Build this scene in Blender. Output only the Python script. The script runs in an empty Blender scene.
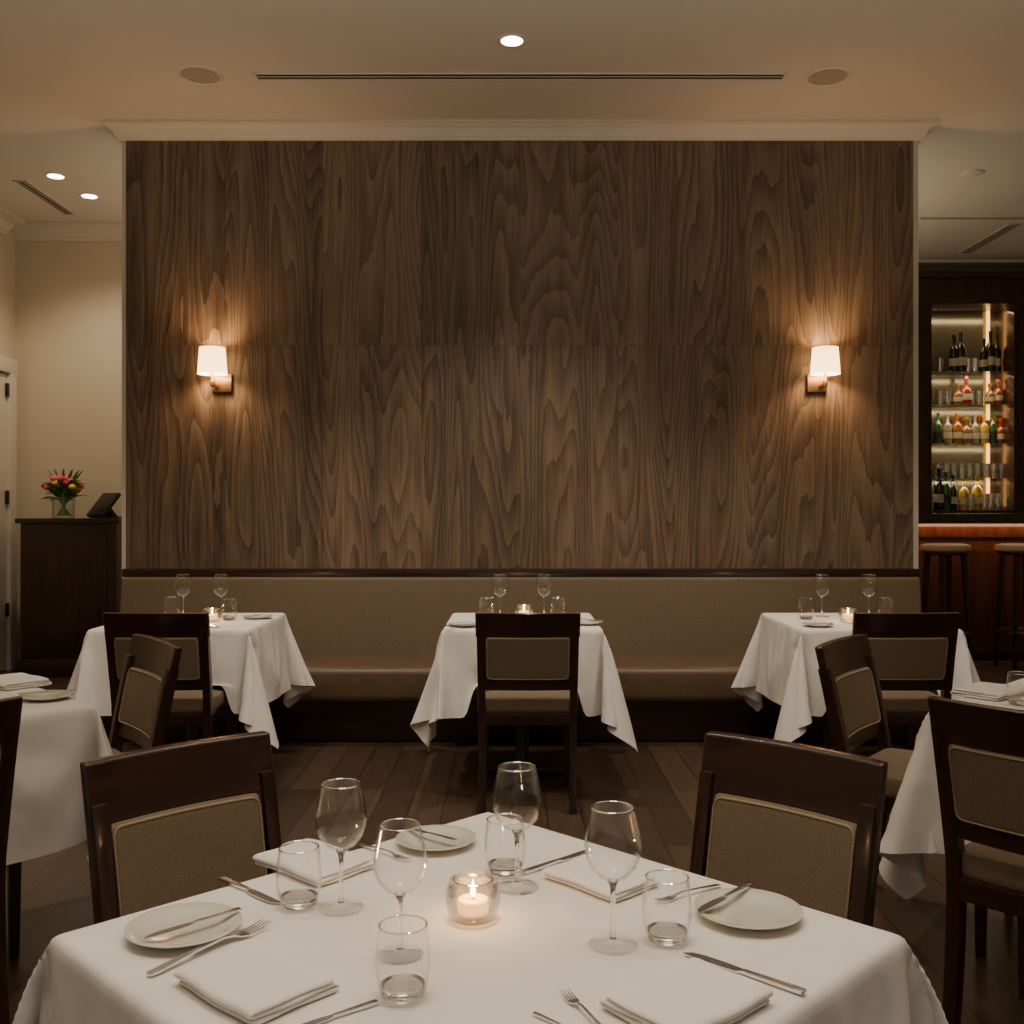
import bpy, bmesh, math, random
from mathutils import Vector, Matrix
random.seed(7)
S = bpy.context.scene
COL = S.collection
H = 1.3; F = 1024.0
def P(x, y, z=0.76):
    Y = (H - z) * F / (y - 512.0)
    return ((x - 512.0) * Y / F, Y)

# ------------------------------------------------------------------ materials
class NT:
    def __init__(s, name):
        s.m = bpy.data.materials.new(name); s.m.use_nodes = True
        s.t = s.m.node_tree; s.t.nodes.clear()
        s.out = s.t.nodes.new('ShaderNodeOutputMaterial')
    def n(s, typ, props=None, **inp):
        nd = s.t.nodes.new(typ)
        for k, v in (props or {}).items(): setattr(nd, k, v)
        for k, v in inp.items():
            k2 = int(k[1:]) if (k[0] == 'i' and k[1:].isdigit()) else k.replace('_', ' ')
            s.set(nd.inputs[k2], v)
        return nd
    def set(s, sock, v):
        if isinstance(v, bpy.types.NodeSocket): s.t.links.new(v, sock)
        elif isinstance(v, bpy.types.Node): s.t.links.new(v.outputs[0], sock)
        else:
            if sock.type == 'RGBA' and len(v) == 3: v = (*v, 1)
            sock.default_value = v
    def math(s, op, a, b=0.0, c=0.0):
        return s.n('ShaderNodeMath', {'operation': op}, i0=a, i1=b, i2=c).outputs[0]
    def ramp(s, fac, stops):
        r = s.n('ShaderNodeValToRGB', None, i0=fac)
        e = r.color_ramp.elements
        e[0].position, e[0].color = stops[0][0], (*stops[0][1], 1)
        e[1].position, e[1].color = stops[-1][0], (*stops[-1][1], 1)
        for p, c in stops[1:-1]:
            q = e.new(p); q.color = (*c, 1)
        return r.outputs[0]
    def bsdf(s, color, rough=0.5, metal=0.0, bump=None, bstr=0.1, bdist=0.002, **kw):
        b = s.n('ShaderNodeBsdfPrincipled')
        s.set(b.inputs['Base Color'], color); s.set(b.inputs['Roughness'], rough); s.set(b.inputs['Metallic'], metal)
        for k, v in kw.items(): s.set(b.inputs[k.replace('_', ' ')], v)
        if bump is not None:
            bn = s.n('ShaderNodeBump', None, Strength=bstr, Distance=bdist, Height=bump)
            s.set(b.inputs['Normal'], bn.outputs[0])
        s.t.links.new(b.outputs[0], s.out.inputs[0]); return b
    def coord(s, scale=(1, 1, 1)):
        tc = s.n('ShaderNodeTexCoord')
        mp = s.n('ShaderNodeMapping', None, Vector=tc.outputs['Object'])
        mp.inputs['Scale'].default_value = scale
        return mp.outputs[0]
    def noise(s, vec, scale, detail=2.0, rough=0.5, dist=0.0):
        return s.n('ShaderNodeTexNoise', None, Vector=vec, Scale=scale, Detail=detail, Roughness=rough, Distortion=dist).outputs[0]

def m_noise(name, c1, c2, scale=5.0, vs=(1, 1, 1), rough=0.5, metal=0.0, bstr=0.1, detail=3, bdist=0.002, **kw):
    t = NT(name); f = t.noise(t.coord(vs), scale, detail)
    c = t.ramp(f, [(0.3, c1), (0.7, c2)])
    t.bsdf(c, rough, metal, f, bstr, bdist, **kw); return t.m

def m_wood(name, dark, light, rough=0.28, axis='z', coat=0.6):
    t = NT(name); vs = {'z': (40, 40, 3), 'x': (3, 40, 40)}[axis]
    f = t.noise(t.coord(vs), 1.0, 5, 0.6, 0.4)
    c = t.ramp(f, [(0.3, dark), (0.7, light)])
    t.bsdf(c, rough, 0, f, 0.05, Coat_Weight=coat, Coat_Roughness=0.15); return t.m

def m_weave(name, c1, c2, scale=260.0, rough=0.85, bstr=0.4, amp=0.18, nz=1.0, ns=60, **kw):
    t = NT(name); co = t.coord()
    sp = t.n('ShaderNodeSeparateXYZ', None, Vector=co)
    sx = t.math('SINE', t.math('MULTIPLY', sp.outputs[0], scale*2))
    sz = t.math('SINE', t.math('MULTIPLY', t.math('ADD', sp.outputs[2], sp.outputs[1]), scale*2))
    w = t.math('MULTIPLY', sx, sz)
    n = t.noise(co, ns, 3)
    n = t.math('ADD', t.math('MULTIPLY', t.math('SUBTRACT', n, 0.5), nz), 0.5)
    f = t.math('ADD', t.math('MULTIPLY', w, amp), n)
    c = t.ramp(f, [(0.25, c1), (0.75, c2)])
    t.bsdf(c, rough, 0, f, bstr, 0.001, **kw); return t.m

def m_emit(name, col, strength):
    t = NT(name)
    co = t.coord(); n = t.noise(co, 3, 1)
    st = t.math('ADD', t.math('MULTIPLY', n, 0.05*strength), 0.97*strength)
    e = t.n('ShaderNodeEmission', None, Color=col, Strength=st)
    t.t.links.new(e.outputs[0], t.out.inputs[0]); return t.m

def m_glass(name, tint=(0.995, 0.995, 0.992), base=0.018, edge=0.8, rough=0.02, pw=3.4, rim=0.28, rs=0.72):
    """thin clear glass: facing-dependent tint and reflection"""
    t = NT(name)
    lw = t.n('ShaderNodeLayerWeight', None, Blend=0.5)
    f0 = t.math('POWER', lw.outputs['Facing'], pw)
    f = t.math('ADD', t.math('MULTIPLY', f0, edge), base)
    tc = t.ramp(lw.outputs['Facing'], [(0.0, tint), (rs, tint), (1.0, (rim, rim, rim*0.97))])
    tr = t.n('ShaderNodeBsdfTransparent', None, Color=tc)
    gl = t.n('ShaderNodeBsdfGlossy', None, Color=(1, 1, 1), Roughness=rough)
    mx = t.n('ShaderNodeMixShader', None, i0=f, i1=tr, i2=gl)
    t.t.links.new(mx.outputs[0], t.out.inputs[0]); return t.m

M = {}
WD, WLt = (0.010, 0.0032, 0.002), (0.042, 0.0125, 0.0068)
M['wood'] = m_wood('dark_mahogany', WD, WLt)
M['woodx'] = m_wood('dark_mahogany_long', WD, WLt, axis='x')
M['fabric'] = m_weave('taupe_weave', (0.1, 0.07, 0.043), (0.265, 0.192, 0.123), 570, amp=0.3, nz=0.6, ns=260, bstr=0.5)
M['leather'] = m_weave('taupe_bench_cloth', (0.11, 0.077, 0.044), (0.185, 0.132, 0.08), 200, 0.65, 0.3, amp=0.3, nz=0.8, ns=110)
M['seatleather'] = m_noise('brown_taupe_leather', (0.105, 0.068, 0.039), (0.13, 0.086, 0.05), 25, rough=0.4, bstr=0.08)
M['piping'] = m_noise('taupe_piping', (0.3, 0.22, 0.145), (0.36, 0.27, 0.18), 80, rough=0.7)
M['linen'] = m_noise('white_linen', (0.8, 0.765, 0.725), (0.85, 0.815, 0.775), 11, rough=0.9, bstr=0.35, detail=2, bdist=0.006)
M['napkin'] = m_noise('white_napkin_cotton', (0.83, 0.8, 0.76), (0.87, 0.84, 0.8), 12, rough=0.9, bstr=0.1)
M['glass'] = m_glass('clear_glass')
M['rim'] = m_glass('glass_rim', (0.9, 0.9, 0.88), 0.4, 0.6, 0.05)
M['steel'] = m_noise('polished_steel', (0.8, 0.82, 0.86), (0.88, 0.9, 0.94), 40, rough=0.26, metal=1.0, bstr=0.01)
M['plate'] = m_noise('cream_porcelain', (0.66, 0.66, 0.56), (0.7, 0.7, 0.6), 6, rough=0.15, bstr=0.0, Coat_Weight=0.5)
M['paint'] = m_noise('beige_wall_paint', (0.6, 0.52, 0.385), (0.62, 0.54, 0.4), 4, rough=0.85, bstr=0.03)
M['ceil'] = m_noise('ceiling_paint', (0.66, 0.6, 0.51), (0.67, 0.61, 0.52), 3, rough=0.9, bstr=0.02)
M['trim'] = m_noise('cream_trim_paint', (0.66, 0.59, 0.49), (0.69, 0.62, 0.52), 5, rough=0.5, bstr=0.01)
M['bronze'] = m_noise('aged_brass', (0.3, 0.19, 0.09), (0.42, 0.28, 0.14), 30, rough=0.3, metal=1.0, bstr=0.02)
M['black'] = m_noise('black_plastic', (0.008, 0.008, 0.009), (0.014, 0.014, 0.015), 20, rough=0.4)
M['slot'] = m_noise('vent_shadow_black', (0.01, 0.008, 0.006), (0.02, 0.016, 0.012), 20, rough=0.8)
M['grille'] = m_weave('speaker_grille', (0.36, 0.31, 0.24), (0.46, 0.4, 0.32), 300, 0.8, 0.2)
M['label'] = m_noise('cream_paper_label', (0.4, 0.34, 0.24), (0.5, 0.43, 0.3), 30, rough=0.8)
M['stone'] = m_noise('dark_granite', (0.015, 0.013, 0.012), (0.05, 0.043, 0.036), 60, rough=0.12, bstr=0.0)
M['barred'] = m_wood('red_mahogany', (0.05, 0.014, 0.007), (0.12, 0.036, 0.017))
M['barframe'] = m_wood('brown_red_mahogany', (0.02, 0.0075, 0.005), (0.06, 0.022, 0.013))
M['down'] = m_emit('downlight_glow', (1.0, 0.92, 0.8), 14)
M['led'] = m_emit('amber_led', (1.0, 0.48, 0.14), 3.2)
M['flame'] = m_emit('flame', (1.0, 0.66, 0.28), 22)
M['wax'] = m_noise('candle_wax', (0.85, 0.6, 0.35), (0.9, 0.68, 0.42), 10, rough=0.5, Emission_Color=(1.0, 0.5, 0.16), Emission_Strength=1.3)
M['backbar'] = m_noise('smoked_mirror_panel', (0.15, 0.125, 0.08), (0.2, 0.165, 0.11), 3, rough=0.2, metal=0.6, bstr=0.0)
M['stoolseat'] = m_noise('tan_leather', (0.5, 0.37, 0.22), (0.56, 0.42, 0.26), 12, rough=0.5)
M['leaf'] = m_noise('green_leaf', (0.05, 0.14, 0.02), (0.12, 0.28, 0.05), 30, rough=0.5)
for nm, c in dict(red=(0.75, 0.05, 0.08), pink=(0.92, 0.25, 0.4), yellow=(0.92, 0.65, 0.08), orange=(0.85, 0.28, 0.05)).items():
    M['f_'+nm] = m_noise(nm+'_petal', tuple(v*0.8 for v in c), c, 30, rough=0.6)
def shade_mat():
    t = NT('lamp_shade_fabric'); co = t.coord(); sp = t.n('ShaderNodeSeparateXYZ', None, Vector=co)
    n = t.noise(co, 90, 2)
    g = t.ramp(sp.outputs[2], [(0.0, (1.0, 0.64, 0.3)), (0.16, (1.0, 0.54, 0.22))])
    st = t.math('ADD', t.math('MULTIPLY', n, 0.5), 6.0)
    t.bsdf((0.3, 0.2, 0.1), 0.9, 0, n, 0.05, Emission_Color=g, Emission_Strength=st); return t.m
M['shade'] = shade_mat()

def panel_mat():
    t = NT('walnut_wall_panelling')
    tc = t.n('ShaderNodeTexCoord'); sp = t.n('ShaderNodeSeparateXYZ', None, Vector=tc.outputs['Object'])
    x, z = sp.outputs[0], sp.outputs[2]
    px = t.math('DIVIDE', t.math('ADD', x, 2.375), 0.6054)
    pi = t.math('FLOOR', px); pf = t.math('FRACT', px)
    cv = t.n('ShaderNodeCombineXYZ', None, X=pi, Y=3.0, Z=0.0)
    wn = t.n('ShaderNodeTexWhiteNoise', None, Vector=cv.outputs[0])
    r = wn.outputs['Value']
    pz = t.math('GREATER_THAN', z, 2.325)
    ry = t.math('ADD', t.math('MULTIPLY', r, 41.0), t.math('MULTIPLY', pz, 0.35))
    v1 = t.n('ShaderNodeCombineXYZ', None, X=t.math('MULTIPLY', x, 3.3), Y=ry, Z=t.math('MULTIPLY', z, 0.36))
    big = t.noise(v1.outputs[0], 1.0, 1.0, 0.4)
    v4 = t.n('ShaderNodeCombineXYZ', None, X=t.math('MULTIPLY', x, 16.0), Y=ry, Z=t.math('MULTIPLY', z, 2.2))
    wob = t.noise(v4.outputs[0], 1.0, 3.0, 0.6)
    ph = t.math('ADD', t.math('MULTIPLY', big, 150.0), t.math('MULTIPLY', wob, 5.0))
    saw = t.math('FRACT', t.math('DIVIDE', ph, 6.2832))
    rings = t.math('POWER', saw, 1.5)
    v2 = t.n('ShaderNodeCombineXYZ', None, X=t.math('MULTIPLY', x, 170.0), Y=ry, Z=t.math('MULTIPLY', z, 5.0))
    fine = t.noise(v2.outputs[0], 1.0, 4.0, 0.7)
    v3 = t.n('ShaderNodeCombineXYZ', None, X=t.math('MULTIPLY', x, 7.0), Y=ry, Z=t.math('MULTIPLY', z, 0.25))
    mid = t.noise(v3.outputs[0], 1.0, 3.0, 0.6)
    v5 = t.n('ShaderNodeCombineXYZ', None, X=t.math('MULTIPLY', x, 40.0), Y=ry, Z=t.math('MULTIPLY', z, 1.2))
    st = t.noise(v5.outputs[0], 1.0, 3.0, 0.6)
    f = t.math('SUBTRACT', t.math('MULTIPLY', fine, 0.56), t.math('MULTIPLY', rings, 0.19))
    f = t.math('ADD', f, t.math('MULTIPLY', mid, 0.42))
    f = t.math('ADD', f, t.math('MULTIPLY', t.math('SUBTRACT', st, 0.5), 0.22))
    f = t.math('ADD', f, t.math('MULTIPLY', t.math('SUBTRACT', r, 0.5), 0.10))
    c = t.ramp(f, [(0.2, (0.04, 0.0245, 0.0145)), (0.41, (0.138, 0.089, 0.055)), (0.64, (0.265, 0.18, 0.117))])
    s1 = t.math('LESS_THAN', pf, 0.006)
    s2 = t.math('LESS_THAN', t.math('ABSOLUTE', t.math('SUBTRACT', z, 2.325)), 0.0022)
    seam = t.math('MAXIMUM', t.math('MULTIPLY', s1, 0.45), t.math('MULTIPLY', s2, 0.35))
    mx = t.n('ShaderNodeMix', {'data_type': 'RGBA'}, i0=seam, i6=c, i7=(0.03, 0.017, 0.01))
    t.bsdf(mx.outputs[2], 0.5, 0, f, 0.12, 0.002); return t.m
M['panel'] = panel_mat()

def floor_mat():
    t = NT('dark_oak_floor')
    tc = t.n('ShaderNodeTexCoord')
    mp = t.n('ShaderNodeMapping', None, Vector=tc.outputs['Object']); mp.inputs['Rotation'].default_value = (0, 0, math.radians(90))
    br = t.n('ShaderNodeTexBrick', None, Vector=mp.outputs[0], Color1=(0.06, 0.037, 0.023), Color2=(0.105, 0.067, 0.043), Mortar=(0.025, 0.016, 0.011), Scale=1.0, Mortar_Size=0.0025, Brick_Width=1.6, Row_Height=0.15)
    sc = t.n('ShaderNodeMapping', None, Vector=tc.outputs['Object']); sc.inputs['Scale'].default_value = (45, 3, 1)
    n = t.noise(sc.outputs[0], 1.0, 5, 0.6, 0.5)
    mx = t.n('ShaderNodeMix', {'data_type': 'RGBA', 'blend_type': 'MULTIPLY'}, i0=0.7, i6=br.outputs[0], i7=t.ramp(n, [(0.3, (0.6, 0.6, 0.6)), (0.7, (1.2, 1.2, 1.2))]))
    t.bsdf(mx.outputs[2], 0.34, 0, n, 0.1, 0.002); return t.m
M['floor'] = floor_mat()

# ------------------------------------------------------------------ mesh tools
class MB:
    def __init__(s): s.bm = bmesh.new()
    def add(s, bm2):
        me = bpy.data.meshes.new('t'); bm2.to_mesh(me); bm2.free(); s.bm.from_mesh(me); bpy.data.meshes.remove(me)
    def box(s, c, sz, bev=0.0, seg=2, cuts=0, deform=None, rot=None, cutz=0):
        b = bmesh.new(); bmesh.ops.create_cube(b, size=1.0)
        for v in b.verts: v.co = Vector((v.co.x*sz[0], v.co.y*sz[1], v.co.z*sz[2]))
        if bev > 0: bmesh.ops.bevel(b, geom=b.edges[:], offset=bev, segments=seg, profile=0.7 if seg < 6 else 0.5, affect='EDGES')
        for i in range(cuts):
            xx = -sz[0]/2 + sz[0]*(i+1)/(cuts+1)
            bmesh.ops.bisect_plane(b, geom=b.verts[:]+b.edges[:]+b.faces[:], plane_co=(xx, 0, 0), plane_no=(1, 0, 0))
        for i in range(cutz):
            xx = -sz[2]/2 + sz[2]*(i+1)/(cutz+1)
            bmesh.ops.bisect_plane(b, geom=b.verts[:]+b.edges[:]+b.faces[:], plane_co=(0, 0, xx), plane_no=(0, 0, 1))
        for v in b.verts:
            if rot is not None: v.co = rot @ v.co
            v.co += Vector(c)
            if deform: v.co = Vector(deform(v.co))
        s.add(b); return s
    def lathe(s, prof, seg=32, c=(0, 0, 0), rf=None):
        b = bmesh.new(); rings = []
        for r, z in prof:
            if r < 1e-6: rings.append([b.verts.new((c[0], c[1], c[2]+z))])
            else:
                ring = []
                for i in range(seg):
                    rr = r*(rf(i, z) if rf else 1)
                    ring.append(b.verts.new((c[0]+rr*math.cos(2*math.pi*i/seg), c[1]+rr*math.sin(2*math.pi*i/seg), c[2]+z)))
                rings.append(ring)
        for a, d in zip(rings[:-1], rings[1:]):
            for i in range(seg):
                j = (i+1) % seg
                if len(a) == 1 and len(d) == 1: continue
                if len(a) == 1: b.faces.new((a[0], d[j], d[i]))
                elif len(d) == 1: b.faces.new((a[i], a[j], d[0]))
                else: b.faces.new((a[i], a[j], d[j], d[i]))
        bmesh.ops.recalc_face_normals(b, faces=b.faces[:])
        s.add(b); return s
    def loft(s, secs, bev=0.0):
        b = bmesh.new(); rings = []
        for c, hu, hv, u, v in secs:
            c = Vector(c); u = Vector(u); v = Vector(v)
            rings.append([b.verts.new(c+u*a*hu+v*d*hv) for a, d in ((-1, -1), (1, -1), (1, 1), (-1, 1))])
        for a, d in zip(rings[:-1], rings[1:]):
            for i in range(4):
                j = (i+1) % 4; b.faces.new((a[i], a[j], d[j], d[i]))
        b.faces.new(rings[0][::-1]); b.faces.new(rings[-1])
        bmesh.ops.recalc_face_normals(b, faces=b.faces[:])
        if bev > 0:
            es = [e for e in b.edges if len(e.link_faces) == 2 and e.link_faces[0].normal.angle(e.link_faces[1].normal, 0) > 0.9]
            bmesh.ops.bevel(b, geom=es, offset=bev, segments=2, profile=0.7, affect='EDGES')
        s.add(b); return s
    def obj(s, name, mat, parent=None, smooth=True, loc=None, angle=40):
        me = bpy.data.meshes.new(name)
        bmesh.ops.recalc_face_normals(s.bm, faces=s.bm.faces[:])
        s.bm.to_mesh(me); s.bm.free()
        mats = mat if isinstance(mat, list) else [mat]
        for m in mats: me.materials.append(m)
        if smooth:
            me.polygons.foreach_set('use_smooth', [True]*len(me.polygons))
            try: me.set_sharp_from_angle(angle=math.radians(angle))
            except Exception: pass
        o = bpy.data.objects.new(name, me); COL.objects.link(o)
        if parent: o.parent = parent
        if loc: o.location = loc
        return o

def empty(name, loc=(0, 0, 0), rz=0.0):
    o = bpy.data.objects.new(name, None); o.empty_display_size = 0.05
    COL.objects.link(o); o.location = loc; o.rotation_euler = (0, 0, rz); return o
def tag(o, label, cat, group=None):
    o['label'] = label; o['category'] = cat
    if group: o['group'] = group
    return o
def struct(o): o['kind'] = 'structure'; return o
def dup(o, loc=None, rz=None, scale=None, label=None, parent=None):
    c = o.copy(); COL.objects.link(c)
    if parent: c.parent = parent
    for ch in list(o.children): dup(ch, parent=c)
    if loc is not None: c.location = loc
    if rz is not None: c.rotation_euler = (c.rotation_euler[0], c.rotation_euler[1], rz)
    if scale is not None: c.scale = (scale,)*3 if not isinstance(scale, tuple) else scale
    if label: c['label'] = label
    return c
class Proto:
    def __init__(s, o): s.o = o; s.used = False
    def put(s, loc, rz=0.0, scale=1.0, label=None):
        if not s.used:
            s.used = True; o = s.o; o.location = loc; o.rotation_euler[2] = rz
            o.scale = (scale,)*3 if not isinstance(scale, tuple) else scale
            if label: o['label'] = label
            return o
        return dup(s.o, loc, rz, scale, label)

# ------------------------------------------------------------------ room shell
CZ = 3.685
def sbox(name, lo, hi, mat, bev=0.0):
    c = [(a+b)/2 for a, b in zip(lo, hi)]; sz = [b-a for a, b in zip(lo, hi)]
    return struct(MB().box(c, sz, bev).obj(name, mat, smooth=bev > 0))
sbox('floor', (-4.3, -3, -0.1), (6.2, 10.2, 0), M['floor'])
sbox('ceiling', (-4.3, -3, CZ), (6.2, 10.2, CZ+0.1), M['ceil'])
sbox('wall_left', (-4.3, -3, 0), (-4.17, 8.6, CZ), M['paint'])
sbox('wall_rear_left', (-4.3, 8.6, 0), (1.1, 8.72, CZ), M['paint'])
sbox('wall_rear_inner', (1.0, 8.72, 0), (1.1, 10.0, CZ), M['paint'])
sbox('wall_rear_right', (1.0, 10.0, 0), (6.2, 10.1, CZ), M['paint'])
sbox('wall_right', (6.0, -3, 0), (6.12, 10.0, CZ), M['paint'])
WL, WR, WY = -2.406, 2.505, 6.3
sbox('wall_center', (WL, WY+0.012, 0), (WR, WY+0.25, CZ), M['trim'])
struct(MB().box(((2.468-2.375)/2, WY+0.006, (0.9+3.585)/2), (4.843, 0.012, 3.585-0.9)).obj('trim_1', M['panel'], smooth=False))
def crown_rect(name, x0, x1, y0, y1, prof):
    m = MB(); b = m.bm; rings = []
    for o, z in prof:
        rings.append([b.verts.new(p) for p in ((x0-o, y0-o, z), (x1+o, y0-o, z), (x1+o, y1+o, z), (x0-o, y1+o, z))])
    for a, d in zip(rings[:-1], rings[1:]):
        for i in range(4):
            j = (i+1) % 4; b.faces.new((a[i], a[j], d[j], d[i]))
    b.faces.new(rings[0][::-1]); b.faces.new(rings[-1])
    return struct(m.obj(name, M['trim'], angle=25))
crown_rect('trim_2', WL, WR, WY+0.012, WY+0.25, [(0.004, 3.583), (0.02, 3.585), (0.022, 3.6), (0.03, 3.605), (0.036, 3.625), (0.055, 3.648), (0.078, 3.658), (0.082, 3.666), (0.095, 3.668), (0.095, CZ-0.001)])
def crown_line(x0, x1, yw, d=0.18, h=0.11):
    prof = [(0, 0), (-0.02, 0), (-0.03, .18), (-0.05, .25), (-0.5*d, .7), (-0.85*d, .82), (-d, .85), (-d, 1.0), (0, 1.0)]
    m = MB(); b = m.bm
    A = [b.verts.new((x0, yw+p[0], CZ-0.001-h+p[1]*h)) for p in prof]; B = [b.verts.new((x1, yw+p[0], CZ-0.001-h+p[1]*h)) for p in prof]
    n = len(prof)
    for i in range(n): b.faces.new((A[i], A[(i+1) % n], B[(i+1) % n], B[i]))
    b.faces.new(A); b.faces.new(B[::-1])
    return m
struct(crown_line(-4.17, 1.0, 8.599).obj('trim_3', M['trim'], angle=25))
struct(crown_line(1.11, 5.99, 9.999, 0.32, 0.15).obj('trim_4', M['trim'], angle=25))
m = crown_line(-8.4, 3.0, 4.169)
for v in m.bm.verts: v.co = Vector((-v.co.y, -v.co.x, v.co.z))
struct(m.obj('trim_5', M['trim'], angle=25))
sbox('baseboard_left', (-4.17, -3, 0), (-4.15, 7.3, 0.14), M['trim'])
sbox('baseboard_rear_left', (-4.17, 8.58, 0), (1.0, 8.6, 0.14), M['trim'])
d = struct(MB().box((-4.16, 7.93, 1.22), (0.03, 0.95, 2.42), 0.004).box((-4.14, 7.93, 1.75), (0.012, 0.6, 0.95), 0.005).box((-4.14, 7.93, 0.7), (0.012, 0.6, 0.75), 0.005).obj('door_1', M['trim']))
struct(MB().box((-4.145, 8.46, 1.25), (0.06, 0.11, 2.5), 0.01).box((-4.145, 7.4, 1.25), (0.06, 0.11, 2.5), 0.01).box((-4.145, 7.93, 2.5), (0.065, 1.19, 0.12), 0.01).obj('trim_6', M['trim']))
for i, z in enumerate((0.5, 1.42, 2.3)):
    hg = MB().box((0, 0, 0), (0.02, 0.03, 0.11), 0.003).obj('hinge', M['black']); hg.parent = d; hg.location = (-4.13, 8.38, z)

# ceiling fixtures
def slot(name, c, sx, sy, n):
    root = empty(name, (c[0], c[1], CZ))
    fr = MB()
    fr.box((0, sy/2-0.006, -0.004), (sx, 0.012, 0.008), 0.002).box((0, -sy/2+0.006, -0.004), (sx, 0.012, 0.008), 0.002)
    fr.box((-sx/2+0.006, 0, -0.004), (0.012, sy, 0.008), 0.002).box((sx/2-0.006, 0, -0.004), (0.012, sy, 0.008), 0.002)
    if sx > sy:
        for i in range(n): fr.box((0, -sy/2+sy*(i+1)/(n+1), -0.0045), (sx-0.01, 0.004, 0.005))
    else:
        for i in range(n): fr.box((-sx/2+sx*(i+1)/(n+1), 0, -0.0045), (0.004, sy-0.01, 0.005))
    fr.obj('frame', M['trim'], root)
    MB().box((0, 0, -0.0015), (sx-0.01, sy-0.01, 0.003)).obj('slot_shade_sheet', M['slot'], root, smooth=False)  # flat black sheet paints the shade inside the vent slots
    tag(root, 'long narrow linear air vent set in the ceiling', 'air vent'); return root
slot('air_vent', ((-1.405+1.493)/2, 5.6, 0), 2.9, 0.09, 1)
slot('air_vent', (-3.54, 7.78, 0), 0.1, 0.85, 2)
slot('air_vent', (3.85, 8.3, 0), 1.1, 0.07, 1)
slot('air_vent', (4.17, 8.95, 0), 0.13, 1.0, 3)
def downlight(x, y, label):
    root = empty('downlight', (x, y, CZ))
    MB().lathe([(0.055, 0), (0.055, -0.003), (0.072, -0.006), (0.078, -0.003), (0.078, 0)]).obj('trim_ring', M['trim'], root)
    MB().lathe([(0, -0.004), (0.055, -0.004), (0.055, -0.001), (0, -0.001)]).obj('lamp_lens', M['down'], root)
    return tag(root, label, 'ceiling light', 'recessed ceiling downlights')
downlight(0, 5.18, 'round recessed downlight glowing in the ceiling')
downlight(-3.24, 7.27, 'small round recessed downlight glowing in the ceiling')
downlight(-3.19, 7.73, 'small round recessed downlight glowing in the ceiling')
for x, y in ((-1.70, 5.59), (1.73, 5.61)):
    root = empty('ceiling_speaker', (x, y, CZ))
    MB().lathe([(0.105, 0), (0.105, -0.004), (0.118, -0.008), (0.124, -0.004), (0.124, 0)]).obj('trim_ring', M['trim'], root)
    MB().lathe([(0, -0.006), (0.106, -0.004), (0.106, -0.001), (0, -0.001)]).obj('grille', M['grille'], root)
    tag(root, 'round beige recessed speaker grille in the ceiling', 'speaker', 'ceiling speakers')
root = MB().lathe([(0, -0.014), (0.06, -0.013), (0.075, -0.007), (0.078, 0), (0, 0)]).obj('smoke_detector', M['trim'], loc=(3.24, 7.2, CZ))
tag(root, 'small round white smoke detector on the ceiling', 'smoke detector')

# ------------------------------------------------------------------ sconces
def sconce(x):
    root = empty('wall_sconce', (x, WY, 2.09))
    MB().box((0.03 if x < 0 else -0.02, -0.012, 0), (0.12, 0.024, 0.11), 0.004).obj('back_plate', M['bronze'], root)
    a = MB(); a.box((0.0, -0.06, -0.02), (0.018, 0.1, 0.018), 0.003)
    a.lathe([(0, -0.03), (0.014, -0.03), (0.014, 0.0), (0.009, 0.01), (0.009, 0.07), (0, 0.07)], 16, (0, -0.115, 0))
    a.obj('arm', M['bronze'], root)
    MB().lathe([(0.088, 0.0), (0.076, 0.16), (0.074, 0.16), (0.086, 0.0), (0.088, 0.0)], 40).obj('lamp_shade', M['shade'], root, loc=(0, -0.115, 0.042))
    tag(root, 'brass wall sconce with glowing cream fabric shade', 'wall lamp', 'wall sconces')
    l = bpy.data.lights.new('sconce_bulb', 'POINT'); l.energy = 19; l.color = (1.0, 0.67, 0.36); l.shadow_soft_size = 0.045
    lo = bpy.data.objects.new('sconce_bulb', l); COL.objects.link(lo); lo.location = (x, WY-0.115, 2.215)
    return root
sconce(-1.81); sconce(1.892)

# ------------------------------------------------------------------ banquette
root = empty('banquette', (0.053, 6.3, 0))
BX = 4.846
def lean(v): return (v[0], v[1]+(v[2]-0.4)*0.12, v[2])
MB().box((0, -0.04, 0.93), (BX, 0.09, 0.05), 0.008).obj('top_rail', M['woodx'], root)
MB().box((0, -0.125, 0.655), (BX-0.02, 0.11, 0.5), 0.02, 3, deform=lean).obj('back_cushion', M['leather'], root)
MB().box((0, -0.4, 0.345), (BX-0.02, 0.52, 0.2), 0.045, 6).obj('seat_cushion', M['seatleather'], root)
MB().box((0, -0.27, 0.13), (BX-0.04, 0.5, 0.24), 0.005).box((0, -0.28, 0.242), (BX-0.02, 0.56, 0.025), 0.005).obj('base', M['woodx'], root)
MB().box((0, -0.012, 0.45), (BX, 0.024, 0.9), 0.004).obj('back_board', M['woodx'], root)
tag(root, 'long taupe upholstered banquette with dark wood rail against the panelled wall', 'bench')

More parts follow.
